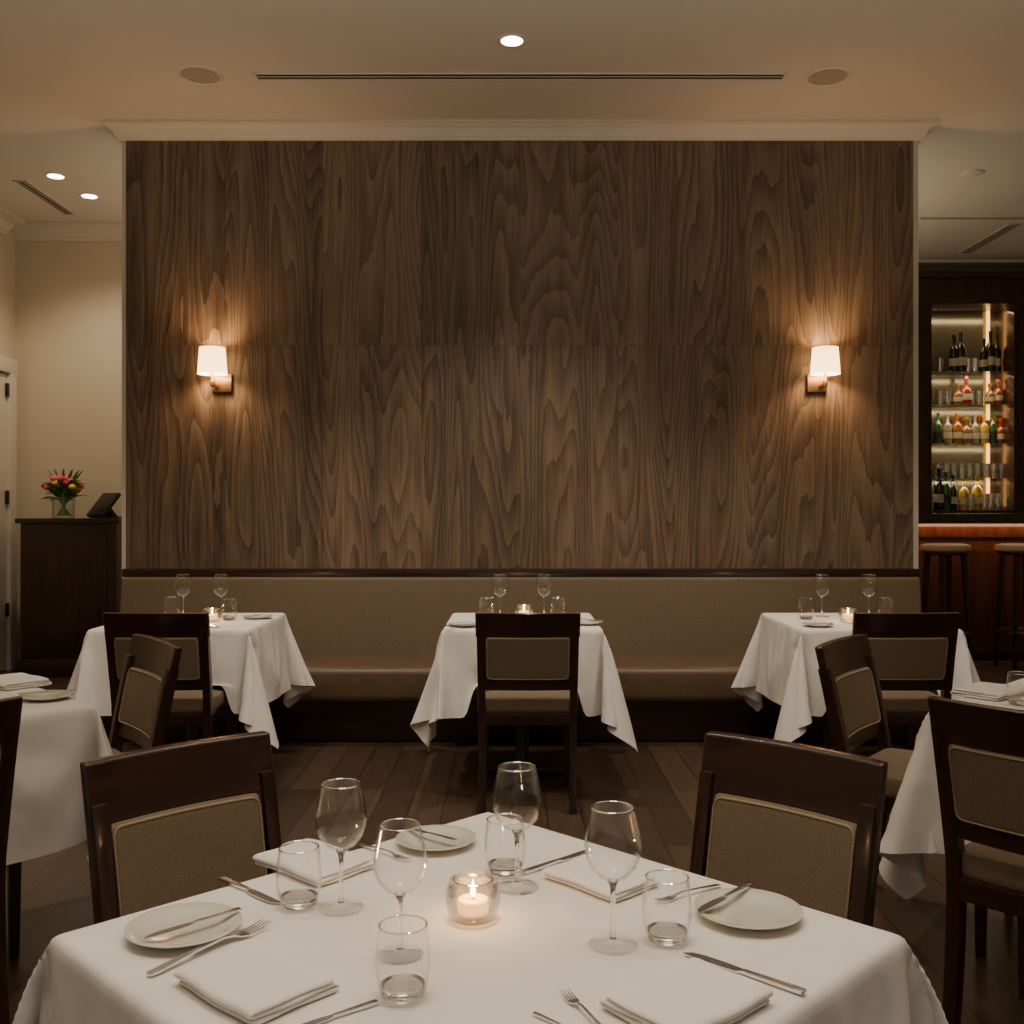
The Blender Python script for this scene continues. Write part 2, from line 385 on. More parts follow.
# ------------------------------------------------------------------ dining chair
def yb(z):
    if z > 0.45: return -0.19 - (z-0.45)*0.17 - 0.08*(z-0.45)**2
    return -0.19 - 0.055*((0.45-z)/0.45)**2
def bow(v, hw=0.22): return 0.022*(1-(v[0]/hw)**2)
def bdef(v): return (v[0]*(1+0.06*(v[2]-0.5)), v[1]+yb(v[2])-bow(v), v[2])
root = empty('dining_chair')
for sx in (-1, 1):
    secs = []
    for i in range(13):
        z = 0.80*i/12; wv = 0.019 if z > 0.3 else 0.0145+0.0045*z/0.3
        xx = sx*0.2*(1+0.06*(z-0.5))
        secs.append(((xx, yb(z), z), 0.017, wv+0.001, (1, 0, 0), (0, 1, 0)))
    MB().loft(secs, 0.004).obj('leg', M['wood'], root)
for sx in (-1, 1):
    MB().loft([((sx*0.195, 0.2, 0), 0.013, 0.013, (1, 0, 0), (0, 1, 0)), ((sx*0.195, 0.2, 0.42), 0.02, 0.02, (1, 0, 0), (0, 1, 0))], 0.003).obj('leg', M['wood'], root)
MB().box((0, 0, 0.816), (0.442, 0.026, 0.108), 0.008, 3, cuts=11, deform=bdef).obj('top_rail', M['woodx'], root)
MB().box((0, 0, 0.55), (0.385, 0.024, 0.045), 0.005, 2, cuts=9, deform=bdef).obj('lower_rail', M['woodx'], root)
PZ = 0.668
MB().box((0, 0, PZ), (0.358, 0.042, 0.19), 0.018, 4, cuts=9, cutz=3, deform=bdef).obj('back_pad', M['fabric'], root)
for sx in (-1, 1):
    MB().box((sx*0.184, 0, 0.66), (0.022, 0.028, 0.21), 0.003, cutz=3, deform=bdef).obj('back_frame', M['wood'], root)
def pip(yy):
    m = MB()
    W, Hh = 0.348, 0.178
    pts = []
    for cx, cz, a0 in ((W/2-.018, Hh/2-.018, 0), (-W/2+.018, Hh/2-.018, 90), (-W/2+.018, -Hh/2+.018, 180), (W/2-.018, -Hh/2+.018, 270)):
        for k in range(4):
            a = math.radians(a0+30*k); pts.append((cx+.018*math.cos(a), cz+.018*math.sin(a)))
    dp = []
    for i in range(len(pts)):
        a = Vector(pts[i]); b = Vector(pts[(i+1) % len(pts)]); k = max(1, int((b-a).length/0.03))
        for j in range(k): dp.append(a.lerp(b, j/k))
    b = m.bm; rings = []
    for i, p in enumerate(dp):
        tdir = (dp[(i+1) % len(dp)]-dp[i-1]).normalized(); nrm = Vector((-tdir.y, tdir.x))
        ring = []
        for k in range(6):
            a = 2*math.pi*k/6
            q = Vector((p.x+nrm.x*0.0024*math.cos(a), yy*0.85+0.0024*math.sin(a), PZ+p.y+nrm.y*0.0024*math.cos(a)))
            ring.append(b.verts.new(bdef(q)))
        rings.append(ring)
    for i in range(len(rings)):
        A, B = rings[i], rings[(i+1) % len(rings)]
        for k in range(6): b.faces.new((A[k], A[(k+1) % 6], B[(k+1) % 6], B[k]))
    return m.obj('piping', M['piping'], root)
pip(0.024); pip(-0.024)
MB().box((0, 0.0, 0.4), (0.41, 0.42, 0.055), 0.006).obj('seat_frame', M['woodx'], root)
def sdef(v):
    d = max(0, 1-(v[0]/0.22)**2)*max(0, 1-(v[1]/0.24)**2)
    return (v[0]*(1+0.12*v[1]), v[1], v[2]+(0.012*d if v[2] > 0.46 else 0))
MBs = MB().box((0, 0.02, 0.455), (0.43, 0.43, 0.06), 0.02, 4, cuts=7)
for i in range(7):
    bmesh.ops.bisect_plane(MBs.bm, geom=MBs.bm.verts[:]+MBs.bm.edges[:]+MBs.bm.faces[:], plane_co=(0, -0.16+0.055*i, 0), plane_no=(0, 1, 0))
for v in MBs.bm.verts: v.co = Vector(sdef(v.co))
MBs.obj('seat', M['fabric'], root)
tag(root, 'dark wood dining chair with taupe upholstered back and seat', 'chair', 'dining chairs')
CH = Proto(root)
def chair(bx, by, fx, fy, scale=1.0, label=None):
    L = math.hypot(fx, fy); fx /= L; fy /= L; sc = scale if not isinstance(scale, tuple) else scale[1]
    off = 0.28*sc
    return CH.put((bx+fx*off, by+fy*off, 0), math.atan2(fy, fx)-math.pi/2, scale, label)
lb = 'dark wood dining chair with taupe upholstery '
chair(0.068, 4.38, 0, 1, label=lb+'beside white-clothed table')
chair(-1.525, 4.38, 0, 1, label=lb+'beside white-clothed table')
chair(1.69, 4.38, 0, 1, label=lb+'beside white-clothed table')
chair(-0.612, 1.885, 0.70, -0.71, (0.80, 0.95, 1.0), lb+'facing table with candle')
chair(0.516, 1.885, -0.70, -0.71, (0.80, 0.95, 1.0), lb+'facing table with candle')
chair(-1.19, 3.44, -0.8, -0.6, 1.0, lb+'turned sideways')
chair(1.105, 3.44, 0.8, -0.6, 1.0, lb+'turned sideways')
chair(1.14, 2.27, 0.75, 0.66, (1, 1, 0.99), lb+'angled toward table')
chair(-1.315, 2.27, -0.75, 0.66, (1, 1, 0.99), lb+'angled toward table')

# ------------------------------------------------------------------ tables and cloths
def table(cx, cy, w, d, rz=0.0, z=0.757):
    root = empty('dining_table', (cx, cy, 0), rz)
    MB().box((0, 0, z-0.017), (w-0.02, d-0.02, 0.028), 0.004).obj('table_top', M['woodx'], root)
    MB().lathe([(0, 0.03), (0.05, 0.03), (0.035, 0.08), (0.035, z-0.08), (0.06, z-0.03), (0, z-0.03)], 20).obj('pedestal', M['wood'], root)
    MB().box((0, 0, 0.02), (0.42, 0.07, 0.035), 0.01).box((0, 0, 0.021), (0.07, 0.42, 0.036), 0.01).obj('foot', M['woodx'], root)
    return tag(root, 'pedestal dining table hidden beneath a white tablecloth', 'table', 'dining tables')

def sim_cloth(w, d, sp, ov, seed, frames=70, flare=0.25):
    nx = round(w/sp); ny = round(d/sp); mo = round(ov/sp); sx = w/nx; sy = d/ny
    xs = [-w/2+sx*i for i in range(-mo, nx+mo+1)]; ys = [-d/2+sy*i for i in range(-mo, ny+mo+1)]
    rnd = random.Random(seed)
    verts = []; pins = []
    ph = [rnd.uniform(0, 6.28) for _ in range(4)]
    for j, y in enumerate(ys):
        for i, x in enumerate(xs):
            ox = max(0, abs(x)-w/2); oy = max(0, abs(y)-d/2); r = math.hypot(ox, oy)
            z = 0 if r < 1e-6 else -0.02*r + 0.018*min(1, r/0.1)*math.sin(11*x+ph[0]+4*y)+0.018*min(1, r/0.1)*math.sin(11*y+ph[1]-3*x)
            if r < 1e-6: pins.append(len(verts))
            verts.append((x, y, z))
    W = len(xs); faces = [(j*W+i, j*W+i+1, (j+1)*W+i+1, (j+1)*W+i) for j in range(len(ys)-1) for i in range(W-1)]
    me = bpy.data.meshes.new('tablecloth'); me.from_pydata(verts, [], faces)
    o = bpy.data.objects.new('tablecloth', me); COL.objects.link(o)
    vg = o.vertex_groups.new(name='pin'); vg.add(pins, 1.0, 'REPLACE')
    md = o.modifiers.new('c', 'CLOTH'); st = md.settings
    st.vertex_group_mass = 'pin'; st.quality = 6; st.mass = 0.2; st.air_damping = 2.5
    st.tension_stiffness = 20; st.compression_stiffness = 20; st.shear_stiffness = 3; st.bending_stiffness = 0.35
    st.tension_damping = 10; st.compression_damping = 10; st.shear_damping = 5; st.bending_damping = 1
    md.point_cache.frame_start = 1; md.point_cache.frame_end = frames
    S.frame_start = 1; S.frame_end = max(S.frame_end, frames)
    for f in range(1, frames+1): S.frame_set(f)
    dg = bpy.context.evaluated_depsgraph_get()
    ev = o.evaluated_get(dg); co = [v.co.copy() for v in ev.data.vertices]
    o.modifiers.clear(); S.frame_set(1)
    for v, c in zip(me.vertices, co):
        dz = max(0, -c.z); k = 1+flare*dz
        v.co = (c.x*k, c.y*k, c.z)
    o.vertex_groups.clear()
    me.polygons.foreach_set('use_smooth', [True]*len(me.polygons))
    me.materials.append(M['linen'])
    sb = o.modifiers.new('s', 'SUBSURF'); sb.levels = 1; sb.render_levels = 1
    return o
def clothcopy(o, loc, rz, flip=False):
    c = o.copy(); c.data = o.data.copy(); COL.objects.link(c)
    c.location = loc; c.rotation_euler = (0, 0, rz)
    if flip:
        for v in c.data.vertices: v.co.x = -v.co.x
        c.data.flip_normals()
    return c
TZ = 0.762
def clampcloth(o, fn):
    mw = Matrix.Translation(o.location) @ Matrix.Rotation(o.rotation_euler[2], 4, 'Z'); mi = mw.inverted()
    for v in o.data.vertices: v.co = mi @ fn(mw @ v.co)
far = sim_cloth(0.74, 0.78, 0.0247, 0.40, 3, flare=0.34)
farT = [(0.05, 5.09), (-1.58, 5.09), (1.70, 5.09)]
chx = [0.068, -1.525, 1.69]
for k, (x, y) in enumerate(farT):
    table(x, y, 0.74, 0.78)
    c = clothcopy(far, (x, y, TZ), 0, k == 2)
    def fn(p, k=k):
        if abs(p.x-chx[k]) < 0.245 and p.y < 5.0 and p.z < 0.515: p.z = 0.515+0.02*(p.z-0.515)
        if p.y > 5.60: p.y = 5.60+0.1*(p.y-5.6)
        if k == 1 and p.z < 0.5: p.z = 0.5-(0.5-p.z)*0.93
        return p
    clampcloth(c, fn)
    tag(c, 'white linen tablecloth draped with pointed hanging corners', 'tablecloth', 'tablecloths')
bpy.data.objects.remove(far)
side = sim_cloth(0.774, 0.774, 0.0276, 0.39, 11, flare=0.22)
for k, (x, y) in enumerate(((1.69, 2.82), (-1.71, 2.87))):
    table(x, y, 0.774, 0.774, math.pi/4)
    c = clothcopy(side, (x, y, TZ), math.pi/4, k == 1)
    tag(c, 'white linen tablecloth draped over a table corner-on', 'tablecloth', 'tablecloths')
bpy.data.objects.remove(side)
NC = (-0.043, 1.305)
table(NC[0], NC[1], 0.774, 0.774, math.pi/4)
near = sim_cloth(0.774, 0.774, 0.0194, 0.39, 5, flare=0.35)
near.location = (NC[0], NC[1], TZ); near.rotation_euler = (0, 0, math.pi/4)
tag(near, 'white linen tablecloth set with glasses, plates and a candle', 'tablecloth', 'tablecloths')

# ------------------------------------------------------------------ tableware prototypes
SZ = TZ+0.0012
def solid_glass():
    t = NT('solid_clear_glass'); n = t.noise(t.coord(), 3, 1)
    rg = t.math('MULTIPLY', n, 0.004)
    g = t.n('ShaderNodeBsdfGlass', None, Color=(0.98, 0.98, 0.97), Roughness=rg, IOR=1.45)
    t.t.links.new(g.outputs[0], t.out.inputs[0]); return t.m
M['sglass'] = solid_glass()
root = empty('wine_glass')
MB().lathe([(0, 0), (0.031, 0), (0.0325, 0.0012), (0.031, 0.0026), (0.012, 0.005), (0.0044, 0.010), (0, 0.010)], 40).obj('foot', M['glass'], root)
MB().lathe([(0, 0.0095), (0.0044, 0.0095), (0.0034, 0.02), (0.0032, 0.06), (0.0038, 0.078), (0.008, 0.087), (0, 0.089)], 16).obj('stem', M['sglass'], root)
prof = [(0, 0.0855), (0.008, 0.087), (0.02, 0.094), (0.030, 0.106), (0.0355, 0.122), (0.0365, 0.134), (0.0345, 0.15), (0.031, 0.167), (0.0275, 0.183)]
MB().lathe(prof+[(max(0, r-0.0014), z+0.0014) for r, z in prof[::-1]], 48).obj('bowl', M['glass'], root)
MB().lathe([(0.0276, 0.1825), (0.0277, 0.184), (0.0268, 0.1848), (0.0259, 0.184), (0.0259, 0.1825), (0.0276, 0.1825)], 48).obj('rim', M['rim'], root)
tag(root, 'clear stemmed wine glass standing empty on the tablecloth', 'wine glass', 'wine glasses')
WG = Proto(root)
root = empty('tumbler')
prof = [(0.0245, 0.004), (0.0272, 0.011), (0.029, 0.018), (0.031, 0.036), (0.0305, 0.055), (0.0275, 0.083)]
inn = [(0.0257, 0.083), (0.0288, 0.055), (0.0292, 0.036), (0.0276, 0.02), (0.0258, 0.0125), (0.0242, 0.0042)]
MB().lathe(prof+inn, 44).obj('glass_wall', M['glass'], root)
MB().lathe([(0.0277, 0.0825), (0.0278, 0.084), (0.0267, 0.085), (0.0256, 0.084), (0.0256, 0.0825), (0.0277, 0.0825)], 44).obj('rim', M['rim'], root)
MB().lathe([(0, 0), (0.021, 0), (0.0238, 0.002), (0.0252, 0.007), (0.0262, 0.0135), (0.018, 0.0125), (0, 0.0115)], 44).obj('glass_base', M['sglass'], root)
tag(root, 'clear rounded water tumbler on the tablecloth', 'drinking glass', 'water tumblers')
TG = Proto(root)
root = MB().lathe([(0, 0.0), (0.04, 0.0), (0.045, 0.002), (0.06, 0.007), (0.073, 0.0115), (0.074, 0.013), (0.072, 0.0135), (0.059, 0.0095), (0.047, 0.0055), (0.042, 0.0045), (0, 0.004)], 64).obj('bread_plate', M['plate'])
tag(root, 'small round cream porcelain bread plate on the tablecloth', 'plate', 'bread plates')
PL = Proto(root)
def votive():
    m = MB()
    outp = []
    N = 15
    for k in range(N+1):
        tt = k/N; z = 0.002+0.048*tt
        outp.append((0.0245+0.0108*math.sin(math.pi*(0.12+0.72*tt)), z))
    inn = [(0.0245, 0.0505), (0.028, 0.04), (0.0300, 0.028), (0.0285, 0.015), (0.022, 0.0085), (0, 0.008)]
    seg = 60
    def rf2(i, z):
        if z < 0.004 or z > 0.0495: return 1.0
        row = z/0.0085; sh = 0.5 if int(row) % 2 else 0.0
        a = (i/seg*14+sh) % 1.0; b_ = row % 1.0
        dd = math.cos((a-0.5)*math.pi)*math.cos((b_-0.5)*math.pi)
        return 1.0-0.05*dd
    m.lathe([(0, 0), (0.0235, 0)]+outp, seg, rf=rf2)
    m.lathe([(0.0262, 0.05)]+inn, seg)
    return m
root = votive().obj('candle_holder', m_glass('votive_glass', (0.985, 0.96, 0.92), 0.07, 0.9, rim=0.2, pw=1.6, rs=0.3, rough=0.03), angle=180)
tag(root, 'round textured glass votive candle holder on the tablecloth', 'candle holder', 'votive holders')
CHD = Proto(root)
root = empty('candle')
MB().lathe([(0, 0), (0.019, 0), (0.0195, 0.002), (0.0195, 0.015), (0.018, 0.0165), (0, 0.0155)], 28).obj('wax', M['wax'], root)
MB().lathe([(0, 0.015), (0.0007, 0.015), (0.0007, 0.021), (0, 0.021)], 8).obj('wick', M['black'], root)
MB().lathe([(0, 0.018), (0.002, 0.0195), (0.0038, 0.024), (0.0034, 0.029), (0.0015, 0.036), (0, 0.041)], 16).obj('flame', M['flame'], root)
tag(root, 'short lit tealight candle inside a glass votive', 'candle', 'lit candles')
CN = Proto(root)
def candle(x, y, sc=1.0, e=0.5):
    CHD.put((x, y, SZ), 0, sc); CN.put((x, y, SZ+0.009*sc), 0, sc)
    l = bpy.data.lights.new('candle_light', 'POINT'); l.energy = e; l.color = (1, 0.6, 0.3); l.shadow_soft_size = 0.006
    o = bpy.data.objects.new('candle_light', l); COL.objects.link(o); o.location = (x, y, SZ+0.056*sc)
root = empty('table_knife')
def flat(secs):
    return [((x, yo, z), w/2, t/2, (0, 1, 0), (0, 0, 1)) for x, yo, z, w, t in secs]
MB().loft(flat([(-0.1, 0, 0.004, 0.009, 0.003), (-0.098, 0, 0.004, 0.013, 0.005), (-0.08, 0, 0.004, 0.014, 0.0055), (-0.03, 0, 0.004, 0.011, 0.005), (0.0, 0, 0.004, 0.009, 0.005)]), 0.0012).obj('handle', M['steel'], root)
MB().loft(flat([(0.0, 0, 0.0035, 0.008, 0.004), (0.008, 0, 0.0032, 0.015, 0.0022), (0.03, -0.001, 0.003, 0.018, 0.0016), (0.07, -0.001, 0.003, 0.018, 0.0014), (0.09, 0.0005, 0.003, 0.013, 0.0012), (0.1, 0.004, 0.003, 0.003, 0.001)])).obj('blade', M['steel'], root)
tag(root, 'polished steel table knife lying on the tablecloth', 'knife', 'table knives')
KN = Proto(root)
root = empty('fork')
MB().loft(flat([(-0.1, 0, 0.003, 0.007, 0.002), (-0.097, 0, 0.003, 0.013, 0.003), (-0.08, 0, 0.004, 0.014, 0.0032), (-0.03, 0, 0.008, 0.008, 0.003), (0.02, 0, 0.010, 0.0055, 0.003), (0.04, 0, 0.007, 0.008, 0.0025)]), 0.0008).obj('handle', M['steel'], root)
hd = MB(); hd.loft(flat([(0.038, 0, 0.0072, 0.007, 0.0025), (0.045, 0, 0.005, 0.016, 0.002), (0.055, 0, 0.0035, 0.022, 0.0018), (0.062, 0, 0.0032, 0.023, 0.0018)]))
for k in range(4):
    yo = (-1.5+k)*0.0062
    hd.loft(flat([(0.06, yo, 0.0032, 0.0038, 0.0018), (0.08, yo, 0.004, 0.0034, 0.0016), (0.1, yo*0.96, 0.0085, 0.0018, 0.001)]))
hd.obj('fork_head', M['steel'], root)
tag(root, 'polished steel dinner fork lying on the tablecloth', 'fork', 'forks')
FK = Proto(root)
def cut(pr, tail, head, z=SZ, L=0.2, zz=0.0, minsc=0.0):
    a = P(*tail, z); b = P(*head, z)
    l = math.hypot(b[0]-a[0], b[1]-a[1]); sc = max(l/L, minsc)
    return pr.put(((a[0]+b[0])/2, (a[1]+b[1])/2, z+zz), math.atan2(b[1]-a[1], b[0]-a[0]), sc)
def napkin_mesh(L, W, layers=3, t=0.0065, seed=1):
    m = MB(); b = m.bm
    pts = []
    for k in range(layers):
        z = t/2+k*t*0.98; s_ = 1 if k % 2 == 0 else -1; ins = 0.001*k
        for i in range(9):
            u = -1+2*i/8
            pts.append((s_*u*(W/2-ins), z))
        if k < layers-1: pts.append((s_*(W/2-ins+0.0035), z+t*0.49))
    ny = 13; rows = []
    for j in range(ny):
        v = -L/2+L*j/(ny-1)
        ev = min(1, (min(j, ny-1-j))/1.5)
        rows.append([b.verts.new((v+0.0015*math.sin(i*0.9+seed), p[0]+0.0015*math.sin(j*0.6+seed), p[1]*(0.9+0.1*ev)+(0.0012*math.sin(j*0.7+p[0]*25+seed)+0.0012)*(p[1]/(t*layers)))) for i, p in enumerate(pts)])
    for j in range(ny-1):
        for i in range(len(pts)-1): b.faces.new((rows[j][i], rows[j][i+1], rows[j+1][i+1], rows[j+1][i]))
    o = m.obj('napkin', M['napkin'], angle=180)
    so = o.modifiers.new('s', 'SOLIDIFY'); so.thickness = t*0.97; so.offset = 0
    bv = o.modifiers.new('b', 'SUBSURF'); bv.levels = 2; bv.render_levels = 2
    return tag(o, 'folded white linen napkin on the tablecloth', 'napkin', 'napkins')
NP = [Proto(napkin_mesh(0.165, 0.12, 3, 0.0066, 1)), Proto(napkin_mesh(0.155, 0.105, 3, 0.0058, 5))]
NP[0].put((*P(255, 991), SZ), math.radians(-42), 0.93)
NP[0].put((*P(688, 1010), SZ), math.radians(40), 0.93)
NP[1].put((-0.30, 1.55, SZ), math.radians(-40))
NP[1].put((0.128, 1.485, SZ), math.radians(-47), 0.9)

for x, y, sc in ((341, 911, .92), (517, 890, .94), (400, 958, 0.86), (613, 948, .93)):
    WG.put((*P(x, y), SZ), 0, (sc*1.04, sc*1.04, sc))
for x, y in ((299, 907), (505, 874), (403, 998), (667, 942)):
    TG.put((*P(x, y), SZ), 0, (0.99, 0.99, 0.94))
for x, y, sc in ((184, 936, 0.97), (436, 846, 0.88), (748, 919, 0.96)):
    PL.put((*P(x, y), SZ), 0, sc)
candle(*P(473, 921), 1.05, 0.4)
cut(FK, (148, 977), (267, 926))
cut(KN, (241, 921), (143, 951), SZ, zz=0.0135)
cut(KN, (751, 895), (697, 924), SZ, zz=0.0135)
cut(KN, (456, 850), (402, 835), SZ, zz=0.0125)
cut(KN, (220, 879), (279, 905), minsc=0.7)
cut(FK, (358, 845), (410, 862), minsc=0.6)
cut(KN, (527, 873), (588, 852), minsc=0.75)
cut(FK, (720, 886), (655, 904), minsc=0.6)
cut(KN, (805, 995), (685, 954))
cut(KN, (378, 1003), (285, 1034))
cut(FK, (612, 1042), (564, 993))
cut(KN, (533, 1014), (590, 1040))

pix = {1: dict(w=((183, 617), (221, 617)), t=((172, 618), (229, 621)), c=(212, 622), p=((258, 619), (142, 621))),
       0: dict(w=((500, 617), (544, 617)), t=((486, 619), (558, 619)), c=(524, 618), p=((464, 627), (587, 625))),
       2: dict(w=((822, 617), (869, 617)), t=((806, 620), (886, 619)), c=(848, 622), p=((818, 627), (915, 622)))}
for k, dct in pix.items():
    for x, y in dct['w']: WG.put((*P(x, y), SZ), 0, 1.17)
    for x, y in dct['t']: TG.put((*P(x, y), SZ), 0, 1.25)
    for x, y in dct['p']: PL.put((*P(x, y), SZ), 0, 1.0)
    candle(*P(*dct['c']), 1.3, 0.5)
for tail, head in (((196, 622), (218, 628)), ((262, 618), (243, 621)), ((448, 629), (472, 628)), ((578, 622), (604, 624)), ((810, 628), (832, 626)), ((842, 621), (868, 628))):
    cut(KN, tail, head, SZ, zz=0.0 if tail[0] in (196, 842) else 0.0135, minsc=0.8)
NP[1].put((0.10, 4.83, SZ), 0.1, 0.9)
NP[1].put((-1.55, 4.86, SZ), 0.0, 0.9)
NP[1].put((1.70, 4.86, SZ), 0.05, 0.9)
NP[0].put((*P(990, 696), SZ), math.radians(40), 1.15)
NP[0].put((*P(14, 686), SZ), math.radians(-40), 1.15)
PL.put((*P(47, 700), SZ), 0, 1.0); cut(KN, (30, 699), (66, 696), SZ, zz=0.0135, minsc=0.8)
TG.put((*P(1019, 706), SZ), 0, 1.05)

# ------------------------------------------------------------------ host stand + things
root = empty('host_stand', (-3.5, 8.3, 0))
MB().box((0, 0, 0.65), (0.76, 0.44, 1.12), 0.006).box((0, -0.222, 0.66), (0.6, 0.012, 0.9), 0.005).obj('body', M['wood'], root)
MB().box((0, 0, 1.23), (0.82, 0.5, 0.04), 0.008).obj('top', M['woodx'], root)
MB().box((0, 0, 0.07), (0.83, 0.5, 0.14), 0.01).obj('plinth', M['woodx'], root)
tag(root, 'dark wood host stand against the beige wall', 'host stand')
root = empty('flower_arrangement', (-3.59, 8.2, 1.2505))
MB().lathe([(0, 0), (0.078, 0), (0.085, 0.008), (0.085, 0.17), (0.08, 0.17), (0.08, 0.014), (0, 0.012)], 28).obj('vase', m_glass('vase_glass', (0.93, 0.95, 0.9), 0.06, 0.8, rim=0.3, rs=0.4, pw=2), root)
st = MB(); lf = MB(); rnd = random.Random(4); heads = []
for i in range(20):
    a = i*2.4; u = (i+0.5)/20; rr = 0.15*math.sqrt(u); h = 0.32-rr*rr*5.5+rnd.uniform(-0.02, 0.05)
    heads.append((rr*math.cos(a), rr*math.sin(a)*0.8, h))
    st.loft([((0.05*math.cos(a+3), 0.05*math.sin(a+3), 0.02), 0.006, 0.006, (1, 0, 0), (0, 1, 0)), ((0.05*math.cos(a), 0.05*math.sin(a), 0.17), 0.006, 0.006, (1, 0, 0), (0, 1, 0)), (heads[-1], 0.003, 0.003, (1, 0, 0), (0, 1, 0))])
def leafblade(m, base, direc, L, w):
    b = m.bm; d_ = Vector(direc).normalized(); s_ = d_.cross(Vector((0.1, 0.2, 1))).normalized()
    pr = [(0, 0.1), (0.3, 0.8), (0.55, 1), (0.8, 0.6), (1, 0.05)]
    A = [b.verts.new(Vector(base)+d_*L*t_+s_*w*k_+Vector((0, 0, -0.25*L*t_*t_))) for t_, k_ in pr]; B = [b.verts.new(Vector(base)+d_*L*t_-s_*w*k_+Vector((0, 0, -0.25*L*t_*t_))) for t_, k_ in pr]
    for i in range(4): b.faces.new((A[i], A[i+1], B[i+1], B[i]))
for i in range(80):
    a = rnd.uniform(0, 6.28); e = rnd.uniform(0.0, 1.6)
    leafblade(lf, (0.06*math.cos(a), 0.06*math.sin(a), 0.14+rnd.uniform(0, 0.12)), (math.cos(a), math.sin(a), e), rnd.uniform(0.08, 0.14), 0.022)
for i in range(14):
    a = i*0.45; leafblade(lf, (0.05*math.cos(a), 0.03*math.sin(a), 0.23), (0.5*math.cos(a), 0.3*math.sin(a), 1), 0.24, 0.011)
st.obj('stems', M['leaf'], root); lf.obj('foliage', M['leaf'], root, smooth=False)
cols = ['f_pink', 'f_yellow', 'f_pink', 'f_red', 'f_yellow', 'f_pink', 'f_orange']
for i, hp in enumerate(heads):
    m = MB()
    ruf = lambda q, z, i=i: 1+0.10*math.cos(q*2*math.pi/4+i+z*90)
    k_ = 0.65+0.3*((i*7) % 5)/5
    m.lathe([(r_*k_, z_*k_) for r_, z_ in [(0, -0.02), (0.02, -0.014), (0.036, -0.004), (0.044, 0.010), (0.04, 0.022), (0.034, 0.022), (0.031, 0.034), (0.024, 0.032), (0.018, 0.042), (0.01, 0.038), (0, 0.04)]], 16, rf=ruf)
    m.obj('flower', M[cols[i % 7]], root, smooth=True, loc=hp)
tag(root, 'glass vase of pink, red and yellow flowers on the host stand', 'flower vase')
root = empty('tablet_stand', (-3.27, 8.2, 1.2505))
MB().box((0, 0, 0.105), (0.27, 0.03, 0.23), 0.006, rot=Matrix.Rotation(math.radians(-38), 3, 'X')).obj('screen', M['black'], root)
MB().box((0, 0.03, 0.006), (0.2, 0.2, 0.012), 0.004).loft([((0, 0.07, 0.01), 0.06, 0.02, (1, 0, 0), (0, 1, 0)), ((0, 0.01, 0.1), 0.05, 0.015, (1, 0, 0), (0, 1, 0))]).obj('base', M['black'], root)
root.rotation_euler = (0, 0, math.radians(-42))
tag(root, 'black tablet screen tilted on a small stand on the host stand', 'tablet')

# ------------------------------------------------------------------ bar
root = empty('bar_counter', (4.5, 9.1, 0))
MB().box((0, 0, 1.247), (2.9, 0.5, 0.085), 0.01).obj('counter_top', M['stone'], root)
f = MB().box((0, 0.05, 0.65), (2.86, 0.36, 1.1), 0.004).box((0, -0.14, 1.13), (2.86, 0.03, 0.1), 0.006)
for i in range(6): f.box((-1.25+i*0.5, -0.135, 0.6), (0.4, 0.02, 0.75), 0.008)
f.obj('front_panel', M['barred'], root)
MB().box((0, 0.05, 0.05), (2.86, 0.4, 0.1), 0.004).obj('plinth', M['woodx'], root)
tag(root, 'red mahogany bar with dark stone top and amber underlight', 'bar counter')
def arealight(name, loc, rot, sx, sy, e, col):
    l = bpy.data.lights.new(name, 'AREA'); l.shape = 'RECTANGLE'; l.size = sx; l.size_y = sy; l.energy = e; l.color = col
    o = bpy.data.objects.new(name, l); COL.objects.link(o); o.location = loc; o.rotation_euler = rot; return o
arealight('bar_under_light', (4.5, 8.875, 1.2), (math.radians(18), 0, 0), 2.6, 0.03, 4.5, (1, 0.5, 0.26))
root = empty('back_bar', (4.6, 9.8, 0))
X = lambda px: (px-512)/106.7-4.6
b_ = MB()
cols_x = [(3.6-4.6, X(932)), (X(1014), X(1033)), (1.0, 1.25)]
for a, c_ in cols_x: b_.box(((a+c_)/2, 0, 1.76), (c_-a, 0.4, 3.5), 0.008)
b_.box((0.125, 0.0, 3.38), (2.3, 0.42, 0.26), 0.01).box((0.125, -0.02, 3.52), (2.4, 0.46, 0.06), 0.015).box((0.125, 0, 0.64), (2.24, 0.38, 1.28), 0.005)
for a, c_ in cols_x[:2]:
    b_.box(((a+c_)/2+0.02, -0.205, 2.3), (c_-a-0.06, 0.02, 1.75), 0.006)
b_.obj('cabinet_frame', M['barframe'], root)
MB().box((0.125, 0.18, 2.3), (2.2, 0.02, 2.0)).obj('back_panel', M['backbar'], root, smooth=False)
MB().box((0.125, -0.02, 1.3), (2.2, 0.4, 0.035), 0.005).obj('back_counter', M['stone'], root)
SH = [2.63, 2.32, 1.95, 1.62]
sg = m_glass('shelf_glass', (0.85, 0.93, 0.86), 0.15, 0.6, 0.05, rim=0.6)
for z in SH:
    MB().box((0.125, 0.02, z-0.008), (2.2, 0.28, 0.016), 0.002).obj('shelf', sg, root)
for px in (X(1005), X(1036)):
    MB().box((px, 0.14, 2.3), (0.03, 0.014, 1.9)).obj('light_strip', M['led'], root)
tag(root, 'dark wood back bar cabinet with lit glass bottle shelves', 'bar shelves')
for z in (3.2, 2.6, 2.29, 1.92, 1.59):
    arealight('back_bar_light', (4.6, 9.72, z), (math.radians(12), 0, 0), 1.9, 0.06, 5.5, (1, 0.8, 0.5))
bc = {}
